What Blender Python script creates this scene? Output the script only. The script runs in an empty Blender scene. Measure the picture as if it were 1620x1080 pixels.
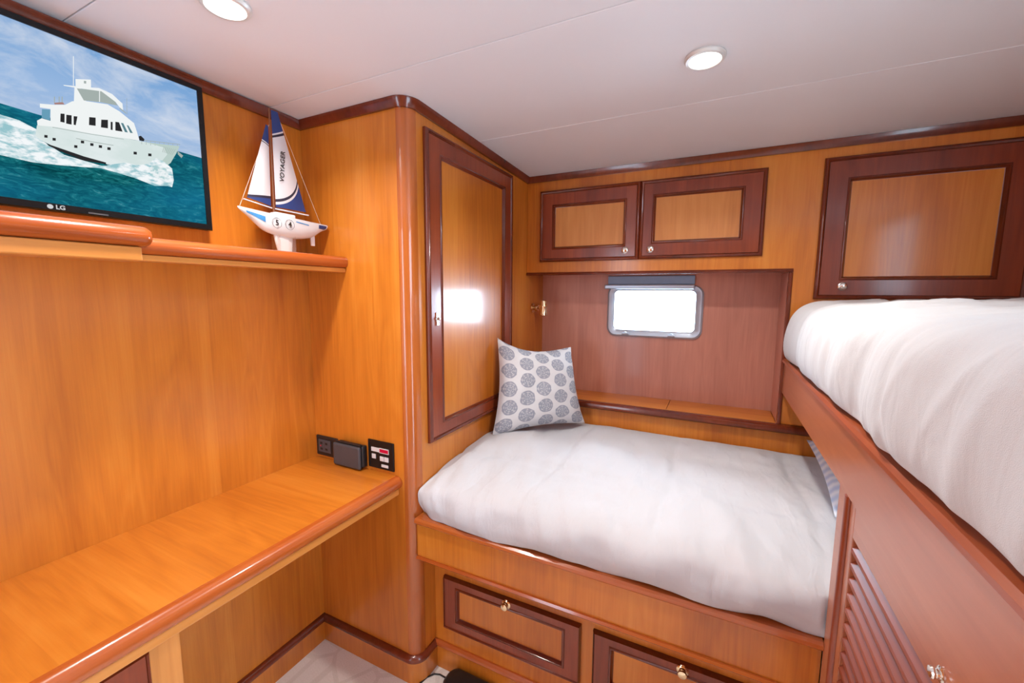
import bpy, bmesh, math
from mathutils import Vector, Matrix, noise
scene = bpy.context.scene
COL = scene.collection
PI = math.pi
EXPOSURE = 0.2

# ------------------------------------------------------------------ colours / materials
def lin(r, g, b):
    f = lambda c: (c/255/12.92) if c/255 <= 0.04045 else ((c/255+0.055)/1.055)**2.4
    return (f(r), f(g), f(b), 1.0)

class NT:
    def __init__(s, name):
        s.m = bpy.data.materials.new(name); s.m.use_nodes = True
        s.t = s.m.node_tree; s.t.nodes.clear()
        s.out = s.t.nodes.new('ShaderNodeOutputMaterial')
    def n(s, kind, **kw):
        nd = s.t.nodes.new('ShaderNode'+kind)
        for k, v in kw.items():
            if k.startswith('i_'):
                key = k[2:]
                key = int(key) if key.isdigit() else key.replace('_', ' ')
                s.set(nd.inputs[key], v)
            else: setattr(nd, k, v)
        return nd
    def set(s, sock, v):
        if isinstance(v, bpy.types.NodeSocket): s.t.links.new(v, sock)
        else: sock.default_value = v
    def math(s, op, a, b=None, c=None):
        nd = s.n('Math', operation=op); s.set(nd.inputs[0], a)
        if b is not None: s.set(nd.inputs[1], b)
        if c is not None: s.set(nd.inputs[2], c)
        return nd.outputs[0]
    def mix(s, f, a, b, blend='MIX'):
        nd = s.n('Mix', data_type='RGBA', blend_type=blend)
        s.set(nd.inputs[0], f); s.set(nd.inputs[6], a); s.set(nd.inputs[7], b)
        return nd.outputs[2]
    def ramp(s, f, stops):
        nd = s.n('ValToRGB'); s.set(nd.inputs[0], f)
        cr = nd.color_ramp
        while len(cr.elements) < len(stops): cr.elements.new(0.5)
        for e, (p, c) in zip(cr.elements, stops): e.position = p; e.color = c
        return nd.outputs[0]
    def noise(s, vec, scale, detail=3, rough=0.5, dist=0.0):
        nd = s.n('TexNoise'); s.set(nd.inputs['Vector'], vec)
        nd.inputs['Scale'].default_value = scale; nd.inputs['Detail'].default_value = detail
        nd.inputs['Roughness'].default_value = rough; nd.inputs['Distortion'].default_value = dist
        return nd.outputs[0]
    def pos(s, sc=(1, 1, 1), off=(0, 0, 0)):
        g = s.n('NewGeometry').outputs['Position']
        mp = s.n('Mapping'); s.set(mp.inputs[0], g)
        mp.inputs['Scale'].default_value = sc; mp.inputs['Location'].default_value = off
        return mp.outputs[0]
    def pbr(s, color, rough=0.5, metal=0.0, coat=0.0, coat_rough=0.1, spec=0.5, normal=None, sheen=0.0, trans=0.0, emit=None, es=0.0):
        b = s.n('BsdfPrincipled')
        s.set(b.inputs['Base Color'], color); s.set(b.inputs['Roughness'], rough)
        b.inputs['Metallic'].default_value = metal; b.inputs['Coat Weight'].default_value = coat
        b.inputs['Coat Roughness'].default_value = coat_rough
        b.inputs['Specular IOR Level'].default_value = spec
        b.inputs['Sheen Weight'].default_value = sheen; b.inputs['Transmission Weight'].default_value = trans
        if normal is not None: s.set(b.inputs['Normal'], normal)
        if emit is not None:
            b.inputs['Emission Color'].default_value = emit; b.inputs['Emission Strength'].default_value = es
        s.t.links.new(b.outputs[0], s.out.inputs[0])
        return s.m
    def bump(s, h, strength=0.2, dist=0.002):
        nd = s.n('Bump'); s.set(nd.inputs['Height'], h)
        nd.inputs['Strength'].default_value = strength; nd.inputs['Distance'].default_value = dist
        return nd.outputs[0]

def wood(name, dark, mid, light, grain='z', rough=0.34, coat=0.35, coat_rough=0.12, seed=0.0, amount=1.0):
    s = NT(name)
    al, ac = 1.1, 9.0
    sc = {'z': (ac, ac, al), 'x': (al, ac, ac), 'y': (ac, al, ac)}[grain]
    p = s.pos(sc, (seed, seed*1.7, seed*0.6))
    broad = s.noise(p, 0.55, 2, 0.5, 0.6)
    cath = s.noise(p, 1.1, 2, 0.55, 0.5)
    rings = s.math('FRACT', s.math('MULTIPLY', cath, 7.0))
    rings = s.math('ABSOLUTE', s.math('SUBTRACT', rings, 0.5))
    fine_sc = {'z': (120, 120, 4), 'x': (4, 120, 120), 'y': (120, 4, 120)}[grain]
    fine = s.noise(s.pos(fine_sc, (seed, 0, 0)), 1.0, 4, 0.65)
    v = s.math('ADD', s.math('MULTIPLY', broad, 0.62), s.math('MULTIPLY', rings, 0.16))
    v = s.math('ADD', v, s.math('MULTIPLY', fine, 0.28))
    g0 = s.n('SeparateXYZ'); s.set(g0.inputs[0], s.n('NewGeometry').outputs['Position'])
    ax = {'z': (0, 1), 'x': (1, 1), 'y': (0, 2)}[grain]
    across = s.math('ADD', g0.outputs[ax[0]], g0.outputs[ax[1]])
    fl = s.n('TexWhiteNoise', noise_dimensions='1D'); s.set(fl.inputs['W'], s.math('FLOOR', s.math('MULTIPLY_ADD', across, 4.1, seed+0.37)))
    v = s.math('ADD', v, s.math('MULTIPLY', s.math('SUBTRACT', fl.outputs[0], 0.5), 0.13))
    c = s.ramp(v, [(0.5-0.22/amount, dark), (0.52, mid), (0.54+0.2/amount, light)])
    return s.pbr(c, rough, coat=coat, coat_rough=coat_rough, spec=0.4)

def plain(name, rgb, rough=0.5, metal=0.0, var=0.06, scale=40.0, coat=0.0, spec=0.5):
    s = NT(name)
    nz = s.noise(s.pos(), scale, 3)
    c = s.mix(nz, (rgb[0]*(1-var), rgb[1]*(1-var), rgb[2]*(1-var), 1), (min(1, rgb[0]*(1+var)), min(1, rgb[1]*(1+var)), min(1, rgb[2]*(1+var)), 1))
    return s.pbr(c, rough, metal, coat=coat, spec=spec)

CH = (lin(166, 88, 22), lin(198, 116, 34), lin(214, 138, 52))
M = {}
M['cherry'] = wood('cherry_veneer', *CH, 'z')
M['cherry_pale'] = wood('pale_cherry_veneer', lin(180, 108, 48), lin(204, 132, 64), lin(218, 150, 80), 'z', rough=0.42, coat=0.12, coat_rough=0.25, seed=3.1)
M['cherry_x'] = wood('cherry_veneer_cross', *CH, 'x', seed=1.3)
M['cherry_y'] = wood('cherry_solid_long', lin(176, 104, 44), lin(200, 128, 58), lin(214, 146, 76), 'y', seed=2.3)
M['edge_y'] = wood('cherry_edge_long', lin(146, 66, 24), lin(170, 82, 32), lin(186, 100, 44), 'y', rough=0.25, coat=0.6, coat_rough=0.08, seed=4.0)
M['edge_x'] = wood('cherry_edge_cross', lin(146, 66, 24), lin(170, 82, 32), lin(186, 100, 44), 'x', rough=0.25, coat=0.6, coat_rough=0.08, seed=4.7)
M['edge_z'] = wood('cherry_post', lin(156, 78, 28), lin(180, 96, 38), lin(196, 114, 50), 'z', rough=0.22, coat=0.7, coat_rough=0.06, seed=5.0)
M['mahog'] = wood('mahogany_frame', lin(104, 40, 20), lin(130, 54, 26), lin(150, 70, 36), 'z', rough=0.3, coat=0.4, seed=6.0)
M['mahog_dark'] = wood('mahogany_moulding', lin(84, 32, 16), lin(106, 42, 21), lin(124, 54, 28), 'z', rough=0.25, coat=0.5, coat_rough=0.08, seed=6.6)
M['mahog_red'] = wood('mahogany_niche_veneer', lin(172, 112, 94), lin(190, 128, 108), lin(204, 144, 122), 'z', rough=0.4, coat=0.2, seed=7.2, amount=1.2)
M['berth'] = wood('mahogany_berth_board', lin(158, 84, 50), lin(174, 98, 60), lin(188, 114, 74), 'y', rough=0.38, coat=0.7, coat_rough=0.22, seed=8.1, amount=0.8)
M['slat'] = wood('mahogany_slats', lin(112, 46, 26), lin(138, 62, 34), lin(156, 78, 44), 'y', rough=0.42, coat=0.12, coat_rough=0.3, seed=9.0)
M['berth_cap'] = wood('mahogany_berth_cap', lin(132, 58, 26), lin(154, 72, 34), lin(170, 88, 44), 'y', rough=0.3, coat=0.4, seed=9.6)
M['shadow_gap'] = plain('dark_gap', (0.02, 0.012, 0.008), 0.8)
M['black'] = plain('black_plastic', (0.012, 0.012, 0.013), 0.35)
M['black_gloss'] = plain('black_gloss_plastic', (0.008, 0.008, 0.009), 0.2, spec=0.25)
M['grey_plastic'] = plain('grey_plastic', (0.06, 0.06, 0.068), 0.4)
M['white_plastic'] = plain('white_plastic', (0.64, 0.64, 0.64), 0.3, var=0.02)
M['red_plastic'] = plain('red_plastic', (0.55, 0.02, 0.04), 0.3)
M['blue_sail'] = plain('blue_sail_cloth', lin(34, 56, 112), 0.6)
M['navy'] = plain('navy_print', lin(38, 34, 52), 0.6)
M['sky_print'] = plain('blue_print', lin(60, 130, 185), 0.4, var=0.3, scale=90)
M['sail'] = plain('white_sail_cloth', (0.60, 0.57, 0.58), 0.6, var=0.02)
M['mast'] = plain('brown_mast', lin(120, 70, 40), 0.4)
M['brass'] = plain('polished_brass', (0.83, 0.66, 0.42), 0.18, 1.0, 0.04)
M['nickel'] = plain('polished_nickel', (0.80, 0.76, 0.70), 0.16, 1.0, 0.04)
M['alu'] = plain('painted_aluminium', (0.42, 0.47, 0.55), 0.35, 0.5, 0.05)
M['chrome_ring'] = plain('satin_steel', (0.72, 0.73, 0.70), 0.4, 0.35, 0.04)
M['blue_blur'] = plain('blue_blur_tint', (0.24, 0.34, 0.50), 0.8)
M['cord'] = plain('cream_cord', (0.7, 0.62, 0.5), 0.6)

def mk_ceiling():
    s = NT('ceiling_vinyl')
    h = s.noise(s.pos(), 260, 2)
    nz = s.noise(s.pos(), 1.5, 2)
    c = s.mix(nz, (0.70, 0.695, 0.715, 1), (0.74, 0.735, 0.75, 1))
    return s.pbr(c, 0.55, normal=s.bump(h, 0.06, 0.001), spec=0.3)
M['ceiling'] = mk_ceiling()
def mk_carpet():
    s = NT('cream_carpet')
    nz = s.noise(s.pos(), 180, 4, 0.7); big = s.noise(s.pos(), 4, 2)
    v = s.n('TexVoronoi', feature='DISTANCE_TO_EDGE'); s.set(v.inputs['Vector'], s.pos((1, 1, 1))); v.inputs['Scale'].default_value = 7
    line = s.math('LESS_THAN', v.outputs['Distance'], 0.05)
    c = s.mix(nz, lin(222, 215, 206), lin(250, 246, 240))
    c = s.mix(s.math('MULTIPLY', line, 0.25), c, lin(196, 186, 172))
    return s.pbr(c, 0.95, normal=s.bump(nz, 0.6, 0.004), spec=0.1)
M['carpet'] = mk_carpet()
def mk_quilt(name, a, b, wr):
    s = NT(name)
    w = s.noise(s.pos((1, 1, 1)), 900, 2)
    crk = s.noise(s.pos(wr), 12, 2.5, 0.5, 0.5)
    c = s.mix(s.noise(s.pos(), 3, 2), a, b)
    hsum = s.math('ADD', s.math('MULTIPLY', crk, 1.0), s.math('MULTIPLY', w, 0.12))
    return s.pbr(c, 0.85, normal=s.bump(hsum, 0.42, 0.016), spec=0.15, sheen=0.15)
M['quilt'] = mk_quilt('white_comforter_fabric', (0.555, 0.565, 0.595, 1), (0.605, 0.61, 0.635, 1), (2.2, 0.8, 0.8))
M['quilt2'] = mk_quilt('white_berth_comforter_fabric', (0.575, 0.58, 0.59, 1), (0.625, 0.625, 0.63, 1), (0.9, 1.7, 0.8))
def mk_bluepillow():
    s = NT('pale_blue_stripe_fabric')
    p = s.pos((1, 1, 1))
    w = s.n('TexWave', bands_direction='Y'); s.set(w.inputs['Vector'], p); w.inputs['Scale'].default_value = 6; w.inputs['Distortion'].default_value = 2.0
    c = s.mix(w.outputs['Fac'], lin(186, 204, 232), lin(226, 234, 246))
    return s.pbr(c, 0.9, spec=0.1)
M['blue_pillow'] = mk_bluepillow()
def mk_medallion():
    s = NT('medallion_print_fabric')
    uv = s.n('TexCoord').outputs['UV']
    sp = s.n('SeparateXYZ'); s.set(sp.inputs[0], uv)
    cu = s.math('MULTIPLY', sp.outputs[0], 5.0)
    colr = s.math('FLOOR', cu)
    odd = s.math('MODULO', colr, 2.0)
    vv = s.math('ADD', s.math('MULTIPLY', sp.outputs[1], 5.2), s.math('MULTIPLY', odd, 0.5))
    row = s.math('FLOOR', vv)
    jit = s.n('TexWhiteNoise', noise_dimensions='2D')
    cb = s.n('CombineXYZ'); s.set(cb.inputs[0], colr); s.set(cb.inputs[1], row); s.set(jit.inputs[0], cb.outputs[0])
    jx = s.math('MULTIPLY', s.math('SUBTRACT', jit.outputs[0], 0.5), 0.16)
    px = s.math('ADD', s.math('ADD', s.math('SUBTRACT', s.math('FRACT', cu), 0.5), jx), s.math('MULTIPLY', s.math('SUBTRACT', s.noise(uv, 14, 2), 0.5), 0.22))
    py = s.math('SUBTRACT', s.math('FRACT', vv), 0.5)
    r = s.math('SQRT', s.math('ADD', s.math('MULTIPLY', px, px), s.math('MULTIPLY', py, py)))
    ins = s.math('LESS_THAN', r, 0.42)
    ang = s.math('ARCTAN2', py, px)
    pet = s.math('ABSOLUTE', s.math('SINE', s.math('MULTIPLY', ang, 4.0)))
    ringv = s.math('ABSOLUTE', s.math('SINE', s.math('MULTIPLY', r, 30.0)))
    nz = s.noise(uv, 42, 3, 0.7)
    d = s.math('ADD', s.math('MULTIPLY', pet, 0.35), s.math('MULTIPLY', ringv, 0.35))
    d = s.math('ADD', d, s.math('MULTIPLY', nz, 1.0))
    pat = s.math('GREATER_THAN', d, 0.86)
    edge = s.math('MULTIPLY', s.math('GREATER_THAN', r, 0.385), 0.5)
    pat = s.math('MAXIMUM', s.math('MULTIPLY', pat, 0.85), edge)
    f = s.math('MULTIPLY', ins, s.math('ADD', 0.30, s.math('MULTIPLY', pat, 0.42)))
    base = s.mix(s.noise(uv, 8, 2), lin(206, 207, 209), lin(216, 218, 220))
    c = s.mix(f, base, lin(98, 108, 132))
    w = s.noise(uv, 300, 2)
    return s.pbr(c, 0.9, normal=s.bump(w, 0.25, 0.002), spec=0.1)
M['medallion'] = mk_medallion()
def emit(name, col, strength=1.0, noisecol=None, scale=30, sc=(1, 1, 1), lo=0.4, hi=0.6, detail=4):
    s = NT(name)
    c = col
    if noisecol is not None:
        f = s.noise(s.pos(sc), scale, detail, 0.6)
        c = s.ramp(f, [(lo, col), (hi, noisecol)])
    e = s.n('Emission'); s.set(e.inputs[0], c); e.inputs[1].default_value = strength
    s.t.links.new(e.outputs[0], s.out.inputs[0])
    return s.m
def mk_glass():
    s = NT('porthole_glass')
    tr = s.n('BsdfTransparent'); tr.inputs[0].default_value = (0.93, 0.97, 1.0, 1)
    gl = s.n('BsdfGlossy'); gl.inputs['Roughness'].default_value = 0.05
    fr = s.n('Fresnel'); fr.inputs[0].default_value = 1.45
    mx = s.n('MixShader')
    s.t.links.new(fr.outputs[0], mx.inputs[0]); s.t.links.new(tr.outputs[0], mx.inputs[1]); s.t.links.new(gl.outputs[0], mx.inputs[2])
    s.t.links.new(mx.outputs[0], s.out.inputs[0]); return s.m
M['glass'] = mk_glass()
def mk_clear():
    s = NT('clear_acrylic')
    tr = s.n('BsdfTransparent'); gl = s.n('BsdfGlossy'); gl.inputs['Roughness'].default_value = 0.05
    mx = s.n('MixShader'); mx.inputs[0].default_value = 0.12
    s.t.links.new(tr.outputs[0], mx.inputs[1]); s.t.links.new(gl.outputs[0], mx.inputs[2]); s.t.links.new(mx.outputs[0], s.out.inputs[0]); return s.m
M['clear'] = mk_clear()
M['lamp_lens'] = emit('lamp_lens_glow', (1.0, 0.95, 0.88, 1), 6.0)

# ------------------------------------------------------------------ mesh builder
ORIGIN = {}
class MB:
    def __init__(s): s.v = []; s.f = []; s.m = []; s.uv = None
    def add(s, verts, faces, mat=0):
        o = len(s.v); s.v += [Vector(p) for p in verts]
        for f in faces: s.f.append([i+o for i in f]); s.m.append(mat)
        return s
    def box(s, x0, x1, y0, y1, z0, z1, mat=0):
        return s.add([(x0, y0, z0), (x1, y0, z0), (x1, y1, z0), (x0, y1, z0), (x0, y0, z1), (x1, y0, z1), (x1, y1, z1), (x0, y1, z1)],
                     [(0, 3, 2, 1), (4, 5, 6, 7), (0, 1, 5, 4), (1, 2, 6, 5), (2, 3, 7, 6), (3, 0, 4, 7)], mat)
    def loft(s, rings, mat=0, cap=True, closed=True):
        n = len(rings[0]); vs = [p for r in rings for p in r]; fs = []
        for i in range(len(rings)-1):
            for j in range(n if closed else n-1):
                a, b = i*n+j, i*n+(j+1) % n
                fs.append((a, b, b+n, a+n))
        if cap: fs += [tuple(range(n))[::-1], tuple(range((len(rings)-1)*n, len(rings)*n))]
        return s.add(vs, fs, mat)
    def prism(s, poly, z0, z1, mat=0):
        return s.loft([[(x, y, z0) for x, y in poly], [(x, y, z1) for x, y in poly]], mat)
    def extrude(s, poly, axis, a, b, mat=0):
        pl = {'x': lambda p, q, t: (t, p, q), 'y': lambda p, q, t: (p, t, q), 'z': lambda p, q, t: (p, q, t)}[axis]
        return s.loft([[pl(p, q, a) for p, q in poly], [pl(p, q, b) for p, q in poly]], mat)
    def tube(s, path, r, n=10, mat=0, cap=True):
        path = [Vector(p) for p in path]; rings = []
        for i, p in enumerate(path):
            d = (path[min(i+1, len(path)-1)]-path[max(i-1, 0)]).normalized()
            a = Vector((0, 0, 1)) if abs(d.z) < 0.9 else Vector((1, 0, 0))
            u = d.cross(a).normalized(); w = d.cross(u)
            rr = r[i] if isinstance(r, (list, tuple)) else r
            rings.append([p+rr*(math.cos(2*PI*k/n)*u+math.sin(2*PI*k/n)*w) for k in range(n)])
        return s.loft(rings, mat, cap)
    def lathe(s, prof, org, axis, n=28, mat=0):
        org = Vector(org); ax = Vector(axis).normalized()
        a = Vector((0, 0, 1)) if abs(ax.z) < 0.9 else Vector((1, 0, 0))
        u = ax.cross(a).normalized(); w = ax.cross(u)
        rings = [[org+ax*h+max(r, 1e-5)*(math.cos(2*PI*k/n)*u+math.sin(2*PI*k/n)*w) for k in range(n)] for r, h in prof]
        return s.loft(rings, mat, True)
    def grid(s, pts, mat=0, uv=False):
        nu, nv = len(pts), len(pts[0])
        fs = [(i*nv+j, (i+1)*nv+j, (i+1)*nv+j+1, i*nv+j+1) for i in range(nu-1) for j in range(nv-1)]
        return s.add([p for r in pts for p in r], fs, mat)
    def sweep(s, path, prof, closed=False, zf=None, mats=None):
        """path: 2-D plan points; prof: (outward offset to the right of travel, z)"""
        P = [Vector(p) for p in path]; n = len(P); rings = []
        for i in range(n):
            d0 = (P[i]-P[i-1]).normalized() if i > 0 else None
            d1 = (P[i+1]-P[i]).normalized() if i < n-1 else None
            d0 = d0 or d1; d1 = d1 or d0
            n0, n1 = Vector((d0.y, -d0.x)), Vector((d1.y, -d1.x))
            b = (n0+n1); b = b/b.length; k = 1/max(0.2, b.dot(n0))
            zz = zf(P[i]) if zf else 0
            rings.append([(P[i].x+b.x*o*k, P[i].y+b.y*o*k, z+zz) for o, z in prof])
        m = len(prof); vs = [p for r in rings for p in r]
        for i in range(n-1):
            for j in range(m-1):
                a = i*m+j
                s.add([vs[a], vs[a+1], vs[a+1+m], vs[a+m]], [(0, 1, 2, 3)], mats[j] if mats else 0)
        s.add(rings[0], [tuple(range(m))]); s.add(rings[-1], [tuple(range(m))[::-1]])
        return s
    def build(s, name, mats, parent=None, bevel=0.0, smooth=False, angle=35, seg=2, org=None, weld=True):
        bm = bmesh.new()
        o = Vector((0, 0, 0))
        if parent is not None: o = ORIGIN[parent.name]
        else:
            xs = [p.x for p in s.v]; ys = [p.y for p in s.v]; zs = [p.z for p in s.v]
            o = Vector(org) if org else Vector(((min(xs)+max(xs))/2, (min(ys)+max(ys))/2, min(zs)))
        vs = [bm.verts.new(p-o) for p in s.v]
        for f, mi in zip(s.f, s.m):
            try: fc = bm.faces.new([vs[i] for i in f]); fc.material_index = mi
            except ValueError: pass
        if weld: bmesh.ops.remove_doubles(bm, verts=bm.verts, dist=1e-6)
        bmesh.ops.recalc_face_normals(bm, faces=bm.faces)
        if s.uv:
            pass
        for f in bm.faces: f.smooth = smooth
        if smooth:
            for e in bm.edges:
                if len(e.link_faces) == 2 and e.calc_face_angle(0) > math.radians(angle): e.smooth = False
        me = bpy.data.meshes.new(name); bm.to_mesh(me); bm.free()
        for m in (mats if isinstance(mats, (list, tuple)) else [mats]): me.materials.append(m)
        ob = bpy.data.objects.new(name, me); COL.objects.link(ob)
        if parent is not None: ob.parent = parent
        else: ob.location = o
        ORIGIN[ob.name] = o
        if bevel:
            md = ob.modifiers.new('bevel', 'BEVEL'); md.width = bevel; md.segments = seg; md.limit_method = 'ANGLE'; md.angle_limit = math.radians(40)
        return ob

def thing(name, label, cat, loc, group=None):
    o = bpy.data.objects.new(name, None); COL.objects.link(o); o.location = loc; o.empty_display_size = 0.05
    ORIGIN[o.name] = Vector(loc)
    return tag(o, label, cat, group)
def tag(o, label, cat, group=None):
    o['label'] = label; o['category'] = cat
    if group: o['group'] = group
    return o
def struct(o, label=None, cat=None):
    o['kind'] = 'structure'
    if label: o['label'] = label; o['category'] = cat
    return o
def text(body, size, mat, parent, name, org, right, up, extrude=0.0003, spacing=1.0, align='CENTER', bold=0.0):
    cu = bpy.data.curves.new(name, 'FONT'); cu.body = body; cu.size = size; cu.extrude = extrude
    cu.align_x = align; cu.align_y = 'CENTER'; cu.space_character = spacing; cu.offset = bold
    tmp = bpy.data.objects.new(name, cu); COL.objects.link(tmp)
    dg = bpy.context.evaluated_depsgraph_get(); dg.update()
    me = bpy.data.meshes.new_from_object(tmp.evaluated_get(dg))
    bpy.data.objects.remove(tmp)
    me.name = name
    r = Vector(right).normalized(); u = Vector(up).normalized(); nrm = r.cross(u)
    mat4 = Matrix(((r.x, u.x, nrm.x, 0), (r.y, u.y, nrm.y, 0), (r.z, u.z, nrm.z, 0), (0, 0, 0, 1)))
    mat4.translation = Vector(org)-ORIGIN[parent.name]
    me.transform(mat4)
    me.materials.clear(); me.materials.append(mat)
    ob = bpy.data.objects.new(name, me); COL.objects.link(ob); ob.parent = parent; ORIGIN[ob.name] = ORIGIN[parent.name]
    return ob
def arc(cx, cy, r, a0, a1, n=10):
    return [(cx+r*math.cos(math.radians(a0+(a1-a0)*i/n)), cy+r*math.sin(math.radians(a0+(a1-a0)*i/n))) for i in range(n+1)]
def sstep(a, b, x):
    t = min(1, max(0, (x-a)/(b-a))); return t*t*(3-2*t)

# ------------------------------------------------------------------ layout numbers (metres)
XW, YW, YC, YN = 0.475, 1.228, 2.128, 2.35
XR, YB = 2.45, -0.95
XB = 1.605
YD = 1.33
def ceil_z(y): return 1.984 if y < 1.11 else 1.984-0.0305*(y-1.11)

# ------------------------------------------------------------------ setting
b = MB().box(-0.03, XR+0.03, YB-0.03, YN+0.1, -0.04, 0.0)
struct(b.build('floor', M['carpet']), 'cream patterned carpet covering the cabin floor', 'floor')
b = MB(); edges = [YB, -0.37, 0.13, 0.63, 1.11, 1.625, YN+0.08]
for i in range(len(edges)-1):
    y0, y1 = edges[i]+0.0012, edges[i+1]-0.0012
    b.add([(-0.03, y0, ceil_z(y0)), (XR+0.03, y0, ceil_z(y0)), (XR+0.03, y1, ceil_z(y1)), (-0.03, y1, ceil_z(y1)),
           (-0.03, y0, 2.02), (XR+0.03, y0, 2.02), (XR+0.03, y1, 2.02), (-0.03, y1, 2.02)],
          [(0, 3, 2, 1), (4, 5, 6, 7), (0, 1, 5, 4), (1, 2, 6, 5), (2, 3, 7, 6), (3, 0, 4, 7)])
b.box(-0.03, XR+0.03, YB-0.03, YN+0.1, 2.0205, 2.05)
struct(b.build('ceiling', M['ceiling'], bevel=0.0015), 'off-white vinyl ceiling in wide seamed panels', 'ceiling')
b = MB().box(-0.03, 0.0, YB-0.03, YN+0.1, 0, 2.02)
struct(b.build('wall_left', M['cherry']), 'cherry veneered wall behind the desk and television', 'wall')
DY0, DY1, DZ = -0.25, 0.52, 1.9  # unseen doorway, added to let side light into the cabin
b = MB().box(XR, XR+0.03, DY1, YN+0.1, 0, 2.02).box(XR, XR+0.03, YB-0.03, DY0, 0, 2.02).box(XR, XR+0.03, DY0, DY1, DZ, 2.02)
struct(b.build('wall_right', M['cherry']), 'cherry veneered wall along the upper berth with an added doorway opening for light', 'wall')
DX0, DX1 = 0.15, 0.50  # unseen rear opening, added to bring in fill light from behind
b = MB().box(-0.03, DX0, YB-0.03, YB, 0, 2.02).box(DX1, XR+0.03, YB-0.03, YB, 0, 2.02).box(DX0, DX1, YB-0.03, YB, DZ, 2.02)
struct(b.build('wall_rear', M['cherry']), 'cherry wall with an added narrow opening for light behind the viewer', 'wall')

# hull wall at the back of the niche, with the porthole cut-out
WX0, WX1, WZ0, WZ1 = 0.872, 1.264, 1.203, 1.409
def rrect(x0, x1, z0, z1, r, n=6):
    pts = []
    for cx, cz, a in ((x1-r, z0+r, -90), (x1-r, z1-r, 0), (x0+r, z1-r, 90), (x0+r, z0+r, 180)):
        pts += arc(cx, cz, r, a, a+90, n)
    return pts
b = MB()
b.box(-0.03, WX0, YN, YN+0.06, 0, 2.02).box(WX1, XR+0.03, YN, YN+0.06, 0, 2.02)
b.box(WX0, WX1, YN, YN+0.06, 0, WZ0).box(WX0, WX1, YN, YN+0.06, WZ1, 2.02)
struct(b.build('wall_back', M['mahog_red']), 'reddish mahogany hull lining at the back of the porthole niche', 'wall')
b = MB().box(XW+0.001, XR-0.001, YC, YC+0.02, 0.30, 0.838)
struct(b.build('trim_1', M['cherry']), 'cherry panel between the mattress and the window ledge', 'panel')

# porthole
win = thing('window_1', 'small rounded porthole glowing white in the niche', 'window', ((WX0+WX1)/2, YN-0.01, WZ0))
win['kind'] = 'structure'
outer = rrect(WX0-0.030, WX1+0.030, WZ0-0.030, WZ1+0.022, 0.045)
inner = rrect(WX0+0.004, WX1-0.004, WZ0+0.004, WZ1-0.004, 0.022)
mid1 = rrect(WX0-0.022, WX1+0.022, WZ0-0.022, WZ1+0.018, 0.04)
mid2 = rrect(WX0-0.004, WX1+0.004, WZ0-0.004, WZ1+0.004, 0.028)
ring = lambda poly, y: [(p, y, q) for p, q in poly]
b = MB().loft([ring(outer, YN), ring(outer, YN-0.010), ring(mid1, YN-0.016), ring(mid2, YN-0.012), ring(inner, YN-0.006), ring(inner, YN+0.05)], cap=False)
b.build('window_frame', M['alu'], win, smooth=True)
b = MB().add(ring(inner, YN+0.03), [tuple(range(len(inner)))]).add(ring(inner, YN+0.034), [tuple(range(len(inner)))])
b.build('pane', M['glass'], win)
b = MB().box(WX0-0.045, WX1-0.012, YN-0.034, YN-0.001, WZ1+0.004, WZ1+0.026)
b.build('shade_cassette', M['alu'], win, bevel=0.005)
b = MB().box(WX0-0.030, WX1-0.012, YN-0.02, YN-0.001, WZ1+0.0262, 1.478)
b.build('blue_blur_box', M['blue_blur'], win, bevel=0.004)  # bluish reflection under the niche top, put in as a coloured box
for wx in (0.94, 1.16):
    b = MB().tube([(wx, YN-0.012, WZ0-0.012), (wx, YN-0.03, WZ0-0.014)], 0.008, 12).tube([(wx-0.016, YN-0.03, WZ0-0.014), (wx+0.016, YN-0.03, WZ0-0.014)], 0.006, 10)
    b.build('window_latch', M['alu'], win, smooth=True)

# crown mouldings
crown = [(0.0, -0.028), (0.010, -0.028), (0.013, -0.022), (0.018, -0.012), (0.020, -0.0005), (0.0, -0.0005)]
zf = lambda p: ceil_z(p.y)
struct(MB().sweep([(0, YB), (0, YW)], crown, zf=zf).build('trim_2', M['mahog_dark'], smooth=True), 'dark crown moulding above the television wall', 'moulding')
PR = 0.042
corner = arc(XW-PR, YW+PR, PR, -90, 0, 10)
struct(MB().sweep([(0.0, YW)]+corner+[(XW, 1.5), (XW, 1.8), (XW, YC)], crown, zf=zf).build('trim_3', M['mahog_dark'], smooth=True), 'dark crown moulding curving round the top of the wardrobe', 'moulding')
struct(MB().sweep([(XW, YC), (XR, YC)], crown, zf=zf).build('trim_4', M['mahog_dark'], smooth=True), 'dark crown moulding above the overhead cabinets', 'moulding')
# baseboards
def baseboard(path, name, label):
    prof = [(0.0, 0.105), (0.006, 0.105), (0.016, 0.098), (0.018, 0.088), (0.013, 0.078), (0.012, 0.0005), (0.0, 0.0005)]
    o = MB().sweep(path, prof, mats=[1, 1, 1, 1, 0, 0]).build(name, [M['cherry'], M['mahog_dark']], smooth=True, angle=50)
    return struct(o, label, 'baseboard')
baseboard([(0, 0.585), (0, YW)], 'baseboard_left', 'cherry baseboard with dark cap along the wall under the desk')
baseboard([(0.013, YW)]+corner+[(XW, YD)], 'baseboard_front', 'cherry baseboard with dark cap wrapping the foot of the wardrobe')

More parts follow.
